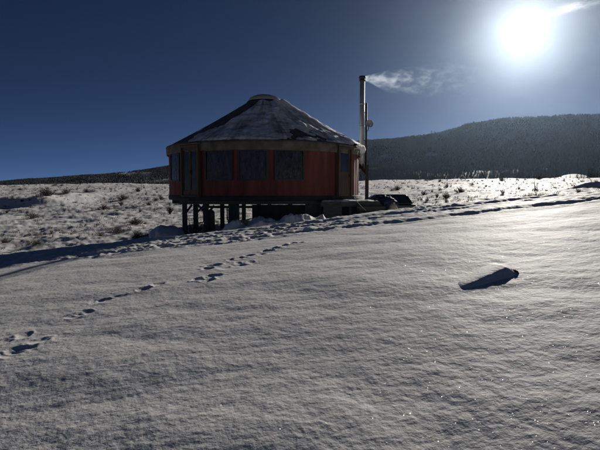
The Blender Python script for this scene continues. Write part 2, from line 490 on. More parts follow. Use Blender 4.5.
# eave valance
v = []; f = []
prof = [(YR + .05, 1.98), (YR + .10, 1.95), (YR + .105, 1.80), (YR + .095, 1.66), (YR + .085, 1.575), (YR + .06, 1.575)]
for p in phis:
    w = .016 * float(noise(p * .35, 2, 151)); dz = .012 * float(noise(p * .6, 5, 152))
    for r, z in prof: v.append(pol(p, r + w * (2 - z) * 2, YL(z + (dz if z < 1.7 else 0))))
k = len(prof)
for i in range(len(phis)):
    for j in range(k - 1):
        a = i * k + j; b = ((i + 1) % len(phis)) * k + j
        f.append((a, b, b + 1, a + 1))
valance = mesh_np('valance', np.array([tuple(q) for q in v]), np.array(f), M_BAND, yurt)

# conical roof, sagging a little between rafters
RE, RT, ZE, ZT = YR + .12, .80, 1.93, 4.20
def roof_pt(p, t, off=0):
    r = RE + (RT - RE) * t
    z = ZE + (ZT - ZE) * t - .05 * math.sin(math.pi * t) - .030 * abs(math.sin(R_(p * 20))) * math.sin(math.pi * min(1, t * 1.1)) ** .7
    n = Vector((math.sin(R_(p)) * .5, -math.cos(R_(p)) * .5, .86))
    return pol(p, r, YL(z)) + n * off
ts = np.linspace(0, 1, 30); pp = np.arange(0, 360, 1.5)
v = [tuple(roof_pt(p, t)) for p in pp for t in ts]
k = len(ts); n_ = len(pp)
f = [(i * k + j, ((i + 1) % n_) * k + j, ((i + 1) % n_) * k + j + 1, i * k + j + 1) for i in range(n_) for j in range(k - 1)]
roof = mesh_np('roof', np.array(v), np.array(f), M_ROOF, yurt)

# snow lying on the roof, thinning out into bare patches
def snow_thick(p, t):
    s = 8 * math.sin(R_(p)); c = -8 * math.cos(R_(p))
    r = (RE + (RT - RE) * t)
    x, y = math.sin(R_(p)) * r, -math.cos(R_(p)) * r
    n = float(fbm(np.array(x * .9), np.array(y * .9), 4, 161, .6))
    q = (p + 180) % 360 - 180
    base = .055
    left = -46 + 30 * t                                        # bare strip up the left side
    base -= .12 * float(sstep(left + 7, left - 9, q)) * float(sstep(-150, -115, q))
    base -= .085 * math.exp(-((q - 24 - 6 * t) / 9) ** 2) * math.exp(-((t - .17) / .20) ** 2)
    base -= .05 * math.exp(-((q - 42) / 7) ** 2) * (.4 + .6 * math.exp(-((t - .45) / .4) ** 2))
    base -= .06 * math.exp(-((q - 20) / 12) ** 2) * float(sstep(.55, .9, t))
    if q > 60 or q < -150: base += .11
    base -= .09 * float(sstep(.06, .0, t)) * (1 if q < 55 else .5) + .14 * float(sstep(.97, 1, t))
    return max(-.012, min(.19, base + .07 * n))
ts2 = np.linspace(0.0, 1, 90); pp2 = np.arange(-180, 180, .9)
off = np.array([[snow_thick(p, t) for t in ts2] for p in pp2])
v = [tuple(roof_pt(p, t, off[i, j] + .004)) for i, p in enumerate(pp2) for j, t in enumerate(ts2)]
k = len(ts2); n_ = len(pp2); f = []
for i in range(n_):
    i2 = (i + 1) % n_
    for j in range(k - 1):
        if max(off[i, j], off[i2, j], off[i, j + 1], off[i2, j + 1]) > 0: f.append((i * k + j, i2 * k + j, i2 * k + j + 1, i * k + j + 1))
M_DUST = snow_mat('roof_snow_dusting', sparkle=False, grain=.02)
_n = M_DUST.node_tree.nodes; _l = M_DUST.node_tree.links; _b = _n['Principled BSDF']
_src = _b.inputs['Base Color'].links[0].from_socket
_a = _n.new('ShaderNodeAttribute'); _a.attribute_name = 'thin'
_m = _n.new('ShaderNodeMixRGB'); _l.new(_a.outputs['Fac'], _m.inputs[0]); _l.new(_src, _m.inputs[1]); _m.inputs[2].default_value = (.17, .16, .15, 1); _l.new(_m.outputs[0], _b.inputs['Base Color'])
rs = mesh_np('roof_snow', np.array(v), np.array(f), M_DUST, roof)
PPg, TTg = np.meshgrid(pp2, ts2, indexing='ij')
thin = np.clip(.30 + .55 * fbm(PPg * .16, TTg * 2.2, 4, 165, .6) + .25 * noise(PPg * .7, TTg * 3, 166), 0, .85) * (1 - sstep(.05, .13, off))
_at = rs.data.attributes.new('thin', 'FLOAT', 'POINT'); _at.data.foreach_set('value', thin.ravel().astype(np.float32))

MB().lathe([(RT + .05, YL(4.13)), (RT + .07, YL(4.2)), (RT + .02, YL(4.235)), (RT, YL(4.24))], n=48).build('skylight_ring', M_FRAME, yurt)
MB().lathe([(.80 * math.cos(a), YL(4.23) + .35 * math.sin(a)) for a in np.linspace(0, math.pi / 2, 12)], n=48).build('skylight_dome', M_DOME, yurt)

# windows: clear sheet behind a black rolled frame, on the curve of the wall
def curved_bar(m, p0, p1, r, z0, z1, th=.035):
    n = max(2, int(abs(p1 - p0) / 1.0) + 1)
    ps = np.linspace(p0, p1, n)
    vs = [[m.bm.verts.new(pol(p, rr, YL(z))) for rr, z in ((r, z0), (r + th, z0), (r + th, z1), (r, z1))] for p in ps]
    for a, b in zip(vs, vs[1:]):
        for k in range(4): m.bm.faces.new((a[k], a[(k + 1) % 4], b[(k + 1) % 4], b[k]))
    m.bm.faces.new(vs[0]); m.bm.faces.new(vs[-1][::-1])

def window(p0, p1, z0, z1):
    da = math.degrees(.06 / YR)
    m = MB()
    curved_bar(m, p0, p1, YR + .028, z0, z0 + .06); curved_bar(m, p0, p1, YR + .028, z1 - .06, z1)
    curved_bar(m, p0, p0 + da, YR + .027, z0 + .06, z1 - .06); curved_bar(m, p1 - da, p1, YR + .027, z0 + .06, z1 - .06)
    w = m.build('window', M_FRAME, yurt)
    ps = np.linspace(p0 + da * .8, p1 - da * .8, 26); zz = np.linspace(z0 + .05, z1 - .05, 14)
    v = [tuple(pol(p, YR + .030 + .006 * float(noise(p * .9, z * .5, 171)), YL(z))) for p in ps for z in zz]
    f = [(i * 14 + j, (i + 1) * 14 + j, (i + 1) * 14 + j + 1, i * 14 + j + 1) for i in range(25) for j in range(13)]
    mesh_np('pane', np.array(v), np.array(f), M_PANE, w)
for p0, p1 in ((-62, -48.5), (-28, -12.2), (-9.4, 5.4), (8.8, 24.2), (118, 133), (150, 165), (-165, -150)):
    window(p0, p1, .38, 1.61)

# doors stand as flat timber frames let into the round wall
def frame_axes(phi):
    c = pol(phi, YR, 0); nrm = pol(phi, 1, 0); tan = Vector((nrm.y * -1, nrm.x, 0)); tan = Vector((math.cos(R_(phi)), math.sin(R_(phi)), 0))
    return c, nrm, tan
def door_box(m, phi, u, z, w, h, out, th):
    c, nrm, tan = frame_axes(phi)
    rot = Matrix((tan, -nrm, Vector((0, 0, 1)))).transposed()
    m.box(c + tan * u + nrm * (out - th / 2) + Vector((0, 0, YL(z))), (w, th, h), rot=rot)

PH = -38
m = MB()
zt = 1.74
for u in (-.52, .52): door_box(m, PH, u, (FLOOR + zt) / 2, .09, zt - FLOOR, .15, .18)
door_box(m, PH, 0, zt + .05, 1.13, .10, .155, .19)
dframe = m.build('door_frame', M_WOOD, yurt, bevel=.006)
m = MB(); door_box(m, PH, 0, FLOOR + .03, .95, .06, .17, .2); m.build('threshold', M_GREYWOOD, dframe)
m = MB(); door_box(m, PH, 0, zt + .135, 1.25, .05, .24, .30); m.build('drip_cap', M_BAND, dframe)
for sgn in (-1, 1):
    m = MB(); cu = sgn * .235; z0, z1 = FLOOR + .07, zt - .01
    for u in (cu - .205, cu + .205): door_box(m, PH, u, (z0 + z1) / 2, .055, z1 - z0, .10, .05)
    door_box(m, PH, cu, z0 + .10, .355, .20, .10, .05); door_box(m, PH, cu, z1 - .05, .355, .10, .10, .05)
    dr = m.build('door', M_WOOD, yurt, bevel=.004)
    m = MB(); door_box(m, PH, cu, (z0 + z1) / 2 + .05, .36, z1 - z0 - .29, .075, .012); m.build('pane', M_DOORGLASS, dr)
    if sgn > 0:
        m = MB(); door_box(m, PH, .045, .75, .025, .14, .14, .03); m.build('handle', M_BLACK, dr, bevel=.005)

PH = 51.5
m = MB()
for u in (-.48, .48): door_box(m, PH, u, (FLOOR + zt) / 2, .10, zt - FLOOR, .15, .18)
door_box(m, PH, 0, zt + .05, 1.06, .10, .155, .19)
dframe = m.build('door_frame', M_WOOD, yurt, bevel=.006)
m = MB(); door_box(m, PH, 0, zt + .135, 1.18, .05, .22, .28); m.build('drip_cap', M_BAND, dframe)
m = MB(); z0, z1 = FLOOR + .02, zt - .01
for u in (-.36, .36): door_box(m, PH, u, (z0 + z1) / 2, .13, z1 - z0, .09, .05)
door_box(m, PH, 0, z1 - .06, .59, .12, .09, .05)
door_box(m, PH, 0, (z0 + .78) / 2, .59, .78 - z0, .09, .05)
for u in (-.19, 0, .19): door_box(m, PH, u, (z0 + .70) / 2 , .012, .70 - z0 - .1, .096, .01)
dr = m.build('door', M_WOOD, yurt, bevel=.004)
m = MB(); door_box(m, PH, 0, (.78 + z1 - .12) / 2, .60, z1 - .12 - .78, .07, .012); m.build('pane', M_DOORGLASS2, dr)
m = MB(); door_box(m, PH, .33, .62, .035, .12, .135, .05); m.build('handle', M_BLACK, dr, bevel=.006)

# snow and ice hanging from the eave on the sunny side
v = []; ps = np.linspace(62, 112, 60); f = []
for i, p in enumerate(ps):
    e = math.sin(math.pi * i / 59) ** .5
    n = .5 + .5 * float(noise(p * .35, 1, 181))
    for a in np.linspace(0, 2 * math.pi, 9)[:-1]:
        v.append(tuple(pol(p, YR + .17 + (.13 * e * (.6 + n)) * math.cos(a), YL(1.95 + (.14 * e * (.6 + n)) * math.sin(a) - .05 * e * n))))
for i in range(59):
    for j in range(8): f.append((i * 8 + j, (i + 1) * 8 + j, (i + 1) * 8 + (j + 1) % 8, i * 8 + (j + 1) % 8))
mesh_np('eave_snow', np.array(v), np.array(f), M_SNOW2, roof)
for i in range(16):
    p = 62 + i * 3.1 + random.uniform(-1, 1); l = random.uniform(.15, .75) * (1.3 if p > 72 else .6)
    b = pol(p, YR + .15, YL(1.86)); pts = [b + Vector((random.uniform(-.012, .012) * q, 0, -l * q / 5)) for q in range(6)]
    ic = MB().tube(pts, [.040 * (1 - q / 5.2) * (1 + .35 * random.random()) + .004 for q in range(6)], n=7)
    ic.build('icicle', M_SNOW2, valance)

# hem, platform, beams, posts
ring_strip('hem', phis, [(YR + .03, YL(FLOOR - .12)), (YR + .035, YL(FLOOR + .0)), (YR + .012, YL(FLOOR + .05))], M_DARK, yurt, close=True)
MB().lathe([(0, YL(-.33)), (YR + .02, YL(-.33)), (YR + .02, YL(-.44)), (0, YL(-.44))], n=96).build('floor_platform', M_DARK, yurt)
fy = -3.42
def beam(x0, x1, y, z0, z1, th, m, name='beam'):
    return MB().box(((x0 + x1) / 2, y, YL((z0 + z1) / 2)), (x1 - x0, th, z1 - z0)).build(name, m, yurt, bevel=.01)
beam(-3.35, 2.75, fy, -.60, -.37, .09, M_GREYWOOD)
beam(-4.2, 4.2, -1.3, -.62, -.44, .12, M_POST); beam(-4.2, 4.2, 1.3, -.62, -.44, .12, M_POST); beam(-2.9, 2.9, 3.42, -.62, -.44, .12, M_POST)
def post(x, y, w=.18, top=-.60):
    gz = float(ground_base(np.array(x + YC[0]), np.array(y + YC[1]))) - .4
    MB().box((x, y, YL((top + gz) / 2)), (w, w, top - gz)).build('post', M_POST, yurt, bevel=.012)
for x, y, w in ((-3.14, -3.42, .18), (-3.13, -1.3, .2), (-2.24, -3.42, .19), (-1.08, -3.40, .42), (-.2, -1.3, .2), (-1.9, -1.3, .18), (1.25, -1.3, .2), (2.6, -1.3, .2),
                (2.55, -3.42, .16), (-3.2, 1.3, .2), (-1.2, 1.3, .2), (1.2, 1.3, .2), (3.2, 1.3, .2), (-2.2, 3.42, .2), (0, 3.42, .2), (2.2, 3.42, .2)):
    post(x, y, w, -.60 if abs(y + 3.42) < .05 else -.62)
MB().box((-1.08, -3.44, YL(-.46)), (.50, .16, .25)).build('post_cap', M_GREYWOOD, yurt, bevel=.01)
for a, b in (((-3.14, -3.35, -1.0), (-2.85, -3.35, -.62)), ((-2.24, -3.36, -1.0), (-2.6, -3.36, -.62)), ((-3.13, -1.3, -1.1), (-2.7, -1.3, -.66)), ((-2.24, -3.36, -1.0), (-1.9, -3.36, -.66))):
    MB().bar((a[0], a[1], YL(a[2])), (b[0], b[1], YL(b[2])), .08).build('brace', M_POST, yurt)
MB().tube([(-2.2, -3.1, YL(-.72)), (-.2, -3.1, YL(-.72))], .05, 10).build('drain_pipe', M_BLACK, yurt)
MB().tube([(-1.42, -3.0, YL(-.7)), (-1.42, -3.0, YL(-1.25)), (-1.36, -3.05, YL(-1.3)), (-1.36, -3.05, YL(-1.95))], .035, 8).build('water_pipe', M_POST, yurt)
# dark upright boards closing the crawl space, standing in for its black shade
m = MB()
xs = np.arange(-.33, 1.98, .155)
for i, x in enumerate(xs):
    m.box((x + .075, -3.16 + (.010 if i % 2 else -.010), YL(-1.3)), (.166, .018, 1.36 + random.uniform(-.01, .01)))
m.build('shade_skirting', M_DARK, yurt)
m = MB()
for i, z in enumerate(np.arange(-1.6, -.62, .16)): m.box((2.35, -3.24 + (.008 if i % 2 else -.008), YL(z + .07)), (.86, .014, .172))
m.build('end_skirting', M_GREYWOOD, yurt)

# ------------------------------------------------------------------ stove pipe, post, dish
CH = at(361.4, 190, 25.6)
zt_ = at(361.4, 76, 25.6).z; zb = at(361.4, 166.5, 25.6).z
st = thing('stove_pipe', (CH.x, CH.y, zb), 'tall grey steel stove pipe with dark cap beside the yurt', 'chimney')
H = zt_ - zb
MB().lathe([(0, 0), (.128, 0), (.128, H - .24), (.0, H - .24)], n=28).build('pipe', M_STEEL, st)
for z in (.9, 2.05, 3.2): MB().lathe([(.129, z - .035), (.138, z - .03), (.138, z + .03), (.129, z + .035)], n=28).build('joint_band', M_STEEL, st)
MB().lathe([(.11, H - .30), (.145, H - .27), (.172, H - .25), (.172, H - .20), (.12, H - .18), (.12, H - .15), (.176, H - .13), (.176, H - .03), (.13, H), (0, H + .01)], n=28).build('cap', M_BLACK, st)
MB().lathe([(.0, -.1), (.136, -.1), (.136, .12), (.128, .14)], n=28).build('tee', M_BLACK, st)
dv = Vector((YC[0] - CH.x, YC[1] - CH.y, 0)); dist = dv.length; dv.normalize()
MB().tube([dv * .1 + Vector((0, 0, .02)), dv * (dist - YR + .15) + Vector((0, 0, .02))], .09, 14).build('wall_thimble', M_BLACK, st)

PP = at(366.2, 190, 25.3); pg = float(ground_base(np.array(PP.x), np.array(PP.y))) - .3
pt = at(366, 103, 25.3).z; pm = at(366, 165, 25.3).z
po = thing('support_post', (PP.x, PP.y, pg), 'dark slender post bracing the stove pipe beside the yurt', 'post')
MB().box((.03, 0, (pm - pg) / 2), (.17, .14, pm - pg)).build('lower_post', M_POST, po, bevel=.01)
MB().tube([(-.03, 0, pm - pg - .5), (-.03, 0, pt - pg)], .05, 14).build('mast', M_BLACK, po)
MB().bar((.0, 0, at(366, 174, 25.3).z - pg), (CH.x - PP.x - .02, CH.y - PP.y - .05, at(361, 167, 25.3).z - pg), .11, .10).build('bracket', M_BLACK, po)
for yy in (112, 140): MB().bar((-.03, 0, at(366, yy, 25.3).z - pg), (CH.x - PP.x + .1, CH.y - PP.y, at(366, yy, 25.3).z - pg), .03).build('stay', M_BLACK, po)
DP = at(369.8, 123.3, 25.0)
di = thing('satellite_dish', (PP.x + .01, PP.y, DP.z - .28), 'small round grey satellite dish high on the dark post', 'satellite dish')
q = Vector((.12, -1, .12)).to_track_quat('Z', 'Y').to_matrix()
c = Vector((DP.x - PP.x - .01, -.22, .28))
MB().lathe([(0, -.055), (.07, -.05), (.13, -.034), (.175, -.008), (.198, .014), (.202, .010), (.178, -.02), (.13, -.05), (.07, -.066), (0, -.072)], c, n=32, rot=q).build('reflector', M_DISH, di)
MB().tube([(-.03, 0, -.1), (.06, -.05, -.02), tuple(c + q @ Vector((0, 0, -.07)))], .02, 8).build('mount_arm', M_BLACK, di)
MB().tube([tuple(c + Vector((0, -.02, -.19))), tuple(c + Vector((.02, -.22, -.12)))], .012, 8).tube([tuple(c + Vector((.02, -.20, -.13))), tuple(c + Vector((.02, -.28, -.07)))], .026, 10).build('feed_horn', M_DISH, di)

# ------------------------------------------------------------------ landing and steps
DZ = -.46
la = thing('entry_landing', (2.05, 20.6, -1.8), 'weathered wooden landing below the right door of the yurt', 'deck')
m = MB()
for i in range(12): m.box((-1.1 + .2 * i, random.uniform(-.01, .01), DZ + 1.8 - .025 + random.uniform(-.004, .004)), (.185, 1.5, .045))
m.build('deck_boards', M_GREYWOOD, la)
for y in (-.70, .70): MB().box((0, y, DZ + 1.8 - .13), (2.4, .05, .16)).build('rim_joist', M_GREYWOOD, la)
for x in (-1.05, .0, 1.1):
    for y in (-.62, .62):
        MB().box((x, y, .45), (.10, .10, 1.5)).build('leg', M_POST, la)
MB().bar((-.02, -.62, .62), (-.30, -.62, -.3), .09).bar((.02, -.62, .62), (.24, -.62, -.3), .09).build('brace', M_POST, la)
MB().box((-.72, -.66, .59), (.75, .04, 1.30)).build('side_panel', M_GREYWOOD, la)
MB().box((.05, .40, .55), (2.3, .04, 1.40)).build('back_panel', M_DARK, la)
# thin snow left on the boards
gx = np.linspace(-1.2, 1.2, 60); gy = np.linspace(-.75, .75, 36)
v = []; off = []
for x in gx:
    for y in gy:
        h = .035 + .05 * float(fbm(np.array(x * 1.7), np.array(y * 1.7), 3, 191)) - .1 * float(sstep(.66, .75, abs(y))) - .1 * float(sstep(1.1, 1.2, abs(x)))
        h = min(h, .06); off.append(h); v.append((x, y, DZ + 1.8 + max(h, -.01)))
f = [(i * 36 + j, (i + 1) * 36 + j, (i + 1) * 36 + j + 1, i * 36 + j + 1) for i in range(59) for j in range(35) if max(off[i * 36 + j], off[(i + 1) * 36 + j + 1], off[i*36+j+1], off[(i+1)*36+j]) > 0]
tag(mesh_np('landing_snow', np.array(v) + np.array([2.05, 20.6, -1.8]), np.array(f), M_SNOW2), 'thin crust of trodden snow on the entry landing boards', 'snow')

sp = thing('wooden_steps', (2.85, 19.35, -1.7), 'broad low wooden steps in front of the entry landing', 'steps')
for i, (zz, yy, w) in enumerate(((-.66, .30, 1.15), (-.86, -.02, 1.15), (-1.06, -.34, 1.15))):
    m = MB(); 
    for q in (-.08, .08): m.box((.08 * i, yy + q, zz + 1.7 - .02), (w, .15, .045))
    m.build('tread', M_GREYWOOD, sp, bevel=.006)
    MB().box((.08 * i, yy - .15, zz + 1.7 - .14), (w - .04, .03, .19)).build('riser', M_GREYWOOD, sp)
for x in (-.52, .62): MB().bar((x, .5, 1.02), (x, -.5, .40), .05, .34).build('stringer', M_POST, sp)
a = at(354, 197.5, 19.6); b = at(366, 210.5, 18.7)
pts = [a.lerp(b, t) + Vector((0, 0, -.04 * math.sin(math.pi * t))) for t in np.linspace(0, 1, 10)]
o = MB().tube([p - a for p in pts], .012, 6).build('rope', M_ROPE); o.location = a
tag(o, 'thin pale rope slanting down past the wooden steps', 'rope')

# ------------------------------------------------------------------ lumps: tarp, sack, mound, rock
def lump(name, loc, size, m, seed, rough=.25, parent=None, freq=2.0, sub=4, flat=0):
    bm = bmesh.new(); bmesh.ops.create_icosphere(bm, subdivisions=sub, radius=1)
    for vv in bm.verts:
        c = vv.co.copy()
        n = float(fbm(np.array(c.x * freq + c.z * 1.3 + seed), np.array(c.y * freq - c.z * 1.7), 3, seed, .55))
        c *= 1 + rough * n
        if c.z < -.55 and flat: c.z = -.55
        vv.co = Vector((c.x * size[0], c.y * size[1], c.z * size[2]))
    me = bpy.data.meshes.new(name); bm.to_mesh(me); bm.free()
    for p in me.polygons: p.use_smooth = True
    me.materials.append(m)
    o = link(bpy.data.objects.new(name, me), parent); o.location = loc
    return o
p = at(385, 203.5, 20.6)
tp = thing('tarp_heap', (p.x, p.y, p.z - .3), 'crumpled blue tarpaulin heap beside the wooden steps', 'tarpaulin')
o = lump('tarp_cover', (0, 0, .30), (.44, .36, .30), M_TARP, 203, .42, tp, 2.4)
o = lump('covered_load', (-.02, .02, -.12), (.46, .36, .34), M_DARK, 207, .2, tp, 1.5)
p = at(393.3, 207.3, 19.6)
sk = thing('sack', (p.x, p.y, p.z - .2), 'pale rounded sack standing in the snow right of the blue tarpaulin', 'sack')
lump('bag', (0, 0, .14), (.165, .15, .20), M_BAG, 213, .16, sk, 2.2)
MB().tube([(0, 0, .30), (.01, 0, .345), (.015, .01, .38)], [.075, .04, .07], 10).build('tied_neck', M_BAG, sk)

p = hit(166, 236, 12); 
mo = at(166.5, 236, 18.6)
gz = float(ground_base(np.array(mo.x), np.array(mo.y)))
mnd = lump('snow_mound', (mo.x, mo.y, at(166, 238, 18.6).z), (.62, .8, .46), M_SNOW2, 223, .16, None, 1.7)
tag(mnd, 'rounded snow mound beside the left posts of the yurt', 'snow mound')

# snow-capped rock in the foreground drift
RK = hit(489, 279.5, 2, 9)
rk = thing('snow_covered_rock', (RK.x, RK.y, RK.z), 'snow drifted rock showing its dark end in the foreground', 'rock')
gx = np.linspace(-.46, .42, 150); gy = np.linspace(-.50, .74, 170)
X, Y = np.meshgrid(gx, gy, indexing='ij')
U = np.clip((X + .44) / .74, 0, 1)
axis = -.24 + .43 * U + .012 * noise(X * 5, X * 0 + 2, 231)
endf = sstep(.37, .20, X + .02 * noise(Y * 9, Y * 0, 232))
Hh = .070 * np.clip(U * 1.15, 0, 1) ** .75 * sstep(0, .25, U) * endf
dv_ = Y - axis
sec = np.where(dv_ < 0, np.exp(-(dv_ / (.07 + .05 * U)) ** 2), np.exp(-(dv_ / (.16 + .14 * U)) ** 2))
h = Hh * sec
h = h * (1 + .07 * fbm(X * 4, Y * 4, 2, 233))
gz = ground_base(X + RK.x, Y + RK.y) - RK.z
edge = np.minimum(np.minimum(sstep(-.46, -.40, X), sstep(.42, .36, X)), np.minimum(sstep(-.50, -.45, Y), sstep(.74, .66, Y)))
Z = gz + h - .035 * (1 - edge) - .012 * (1 - sstep(.0, .02, h))
ni, nj = X.shape
i = np.arange(ni - 1)[:, None] * nj; j = np.arange(nj - 1)[None, :]
f = np.stack([i + j, i + nj + j, i + nj + j + 1, i + j + 1], -1).reshape(-1, 4)
mesh_np('snow_cap', np.stack([X.ravel(), Y.ravel(), Z.ravel()], 1), f, M_SNOW, rk)
lump('rock', (.275, .12, .018), (.055, .080, .055), M_ROCK, 241, .35, rk, 1.8)

# ------------------------------------------------------------------ under the yurt
p = at(211.3, 224, 20.9)
gc = thing('gas_cylinder', (p.x, p.y, p.z - .25), 'tall gas cylinder standing among the posts under the yurt', 'gas cylinder')
MB().lathe([(0, 0), (.14, 0), (.155, .03), (.155, .68), (.14, .76), (.09, .83), (.045, .86), (0, .86)], n=24).build('tank', M_GAS, gc)
MB().lathe([(.03, .86), (.03, .93), (.05, .94), (.05, .98), (0, .985)], n=14).build('valve', M_BLACK, gc)
for s in (-1, 1):
    MB().tube([(s * .03, 0, .94), (s * .09, .02, .99), (s * .10, .03, 1.2), (s * .09, .05, 1.32)], .014, 8).build('hose', M_BLACK, gc)

def twigs(n, h, spread, seed, leafy=0, r0=.012, lean=0.0, up=.35):
    r = random.Random(seed); m = MB(); lv = []; lf = []
    for k in range(n):
        a = r.uniform(0, 6.283); el = r.uniform(up, 1.45)
        d = Vector((math.cos(a) * math.cos(el), math.sin(a) * math.cos(el), math.sin(el)))
        L = h * r.uniform(.55, 1.0) * (.75 + .25 * math.sin(el))
        p = Vector((r.uniform(-.12, .12) * spread, r.uniform(-.12, .12) * spread, -.05)); pts = [p]
        for q in range(4):
            d = (d + Vector((r.uniform(-.28, .28), r.uniform(-.28, .28), r.uniform(-.05, .2)))).normalized()
            p = p + Vector((d.x * spread, d.y * spread, d.z)) * (L / 4); pts.append(p)
            if q >= 1:
                for b in range(2):
                    e = (d + Vector((r.uniform(-.9, .9), r.uniform(-.9, .9), r.uniform(-.2, .6)))).normalized()
                    m.tube([p, p + e * L * r.uniform(.12, .3)], [r0 * .4, r0 * .15], 3, caps=False)
        m.tube(pts, [r0 * (1 - .2 * q) for q in range(5)], 4, caps=False)
        for q in range(leafy):
            c = pts[r.randint(2, 4)] + Vector((r.uniform(-.1, .1), r.uniform(-.1, .1), r.uniform(-.08, .1))) * h
            s_ = h * r.uniform(.02, .05)
            e1 = Vector((r.uniform(-1, 1), r.uniform(-1, 1), r.uniform(-1, 1))).normalized() * s_
            e2 = Vector((r.uniform(-1, 1), r.uniform(-1, 1), r.uniform(-1, 1))).normalized() * s_
            m.poly([c - e1, c + e2, c + e1 * 1.4])
    return m

bp_ = at(193, 231.5, 20.9)
br = twigs(34, .75, 1.1, 5, 0, .014, up=.15).build('branch_tangle', M_TWIG); br.location = (bp_.x, bp_.y, bp_.z - .05)
tag(br, 'tangle of dead branches between the left posts under the yurt', 'branches')

# ------------------------------------------------------------------ parked car
car = thing('parked_car', (4.42, 27.2, -1.66), 'dark car parked behind the blue tarpaulin, half hidden by snow', 'car', rz=R_(177))
body = [(-1.95, .30), (-1.98, .62), (-1.90, .84), (-1.5, .90), (.85, .90), (1.35, .83), (1.80, .70), (1.94, .52), (1.93, .28), (1.55, .20), (-1.6, .20)]
MB().prism(body, -.83, .83).build('body', M_CARPAINT, car, bevel=.07)
def cab(xs, z0, z1, w0, w1):
    m = MB()
    b0, b1, t0, t1 = xs
    v = [m.bm.verts.new(q) for q in ((b0, -w0, z0), (b1, -w0, z0), (b1, w0, z0), (b0, w0, z0), (t0, -w1, z1), (t1, -w1, z1), (t1, w1, z1), (t0, w1, z1))]
    for ff in ((3,2,1,0),(4,5,6,7),(0,1,5,4),(1,2,6,5),(2,3,7,6),(3,0,4,7)): m.bm.faces.new([v[i] for i in ff])
    return m
cab((-1.72, 1.02, -1.38, .28), .885, 1.42, .76, .58).build('cabin', M_CARPAINT, car, bevel=.09)
def quad(name, pts, m): return MB().poly(pts).build(name, m, car, solid=.012)
def P(x, s, z, out=.012):
    w = .76 + (.58 - .76) * (z - .885) / .535
    return (x, s * (w + out), z)
for s in (-1, 1):
    quad('side_window', [P(-.42, s, .95), P(.74, s, .95), P(.24, s, 1.34), P(-.42, s, 1.34)], M_GLASSDARK)
    quad('side_window', [P(-1.50, s, .95), P(-.50, s, .95), P(-.50, s, 1.34), P(-1.26, s, 1.34)], M_GLASSDARK)
    MB().box((.80, s * .90, .98), (.10, .17, .12)).build('mirror', M_CARPAINT, car, bevel=.03)
    MB().box((1.86, s * .58, .63), (.14, .34, .13)).build('headlight', M_LAMP, car, bevel=.03)
    MB().box((-1.93, s * .64, .68), (.08, .24, .16)).build('tail_light', mat('tail_lens', (.25, .015, .015), .2, var=.1), car, bevel=.02)
    for x in (-1.22, 1.24):
        rot = Matrix.Rotation(R_(90) * -s, 3, 'X')
        w = MB().lathe([(0, -.1), (.24, -.1), (.30, -.09), (.31, -.05), (.31, .05), (.30, .09), (.21, .1)], (x, s * .76, .31), 28, rot).build('wheel', M_TYRE, car)
        MB().lathe([(.21, .095), (.19, .06), (.06, .075), (0, .08)], (x, s * .76, .31), 20, rot).build('rim', M_RIM, w)
def WQ(t, y): # windscreen plane
    return (1.02 - .74 * t + .012, y, .885 + .535 * t + .012)
quad('windscreen', [WQ(.12, -.70), WQ(.12, .70), WQ(.86, .57), WQ(.86, -.57)], M_GLASSDARK)
quad('rear_window', [(-1.725 + .34 * .15 - .01, -.68, .97), (-1.725 + .34 * .15 - .01, .68, .97), (-1.40 - .03, .57, 1.35), (-1.40 - .03, -.57, 1.35)], M_GLASSDARK)

# ------------------------------------------------------------------ shrubs of the field
PROTO = [twigs(40, 1.0, .9, 31, 22, .02), twigs(52, 1.0, 1.15, 32, 26, .022), twigs(26, 1.0, .65, 33, 14, .018), twigs(46, 1.0, 1.6, 34, 22, .02, up=.2)]
PM = []
for m in PROTO:
    o = m.build('shrub', M_TWIG); PM.append(o.data); bpy.data.objects.remove(o)
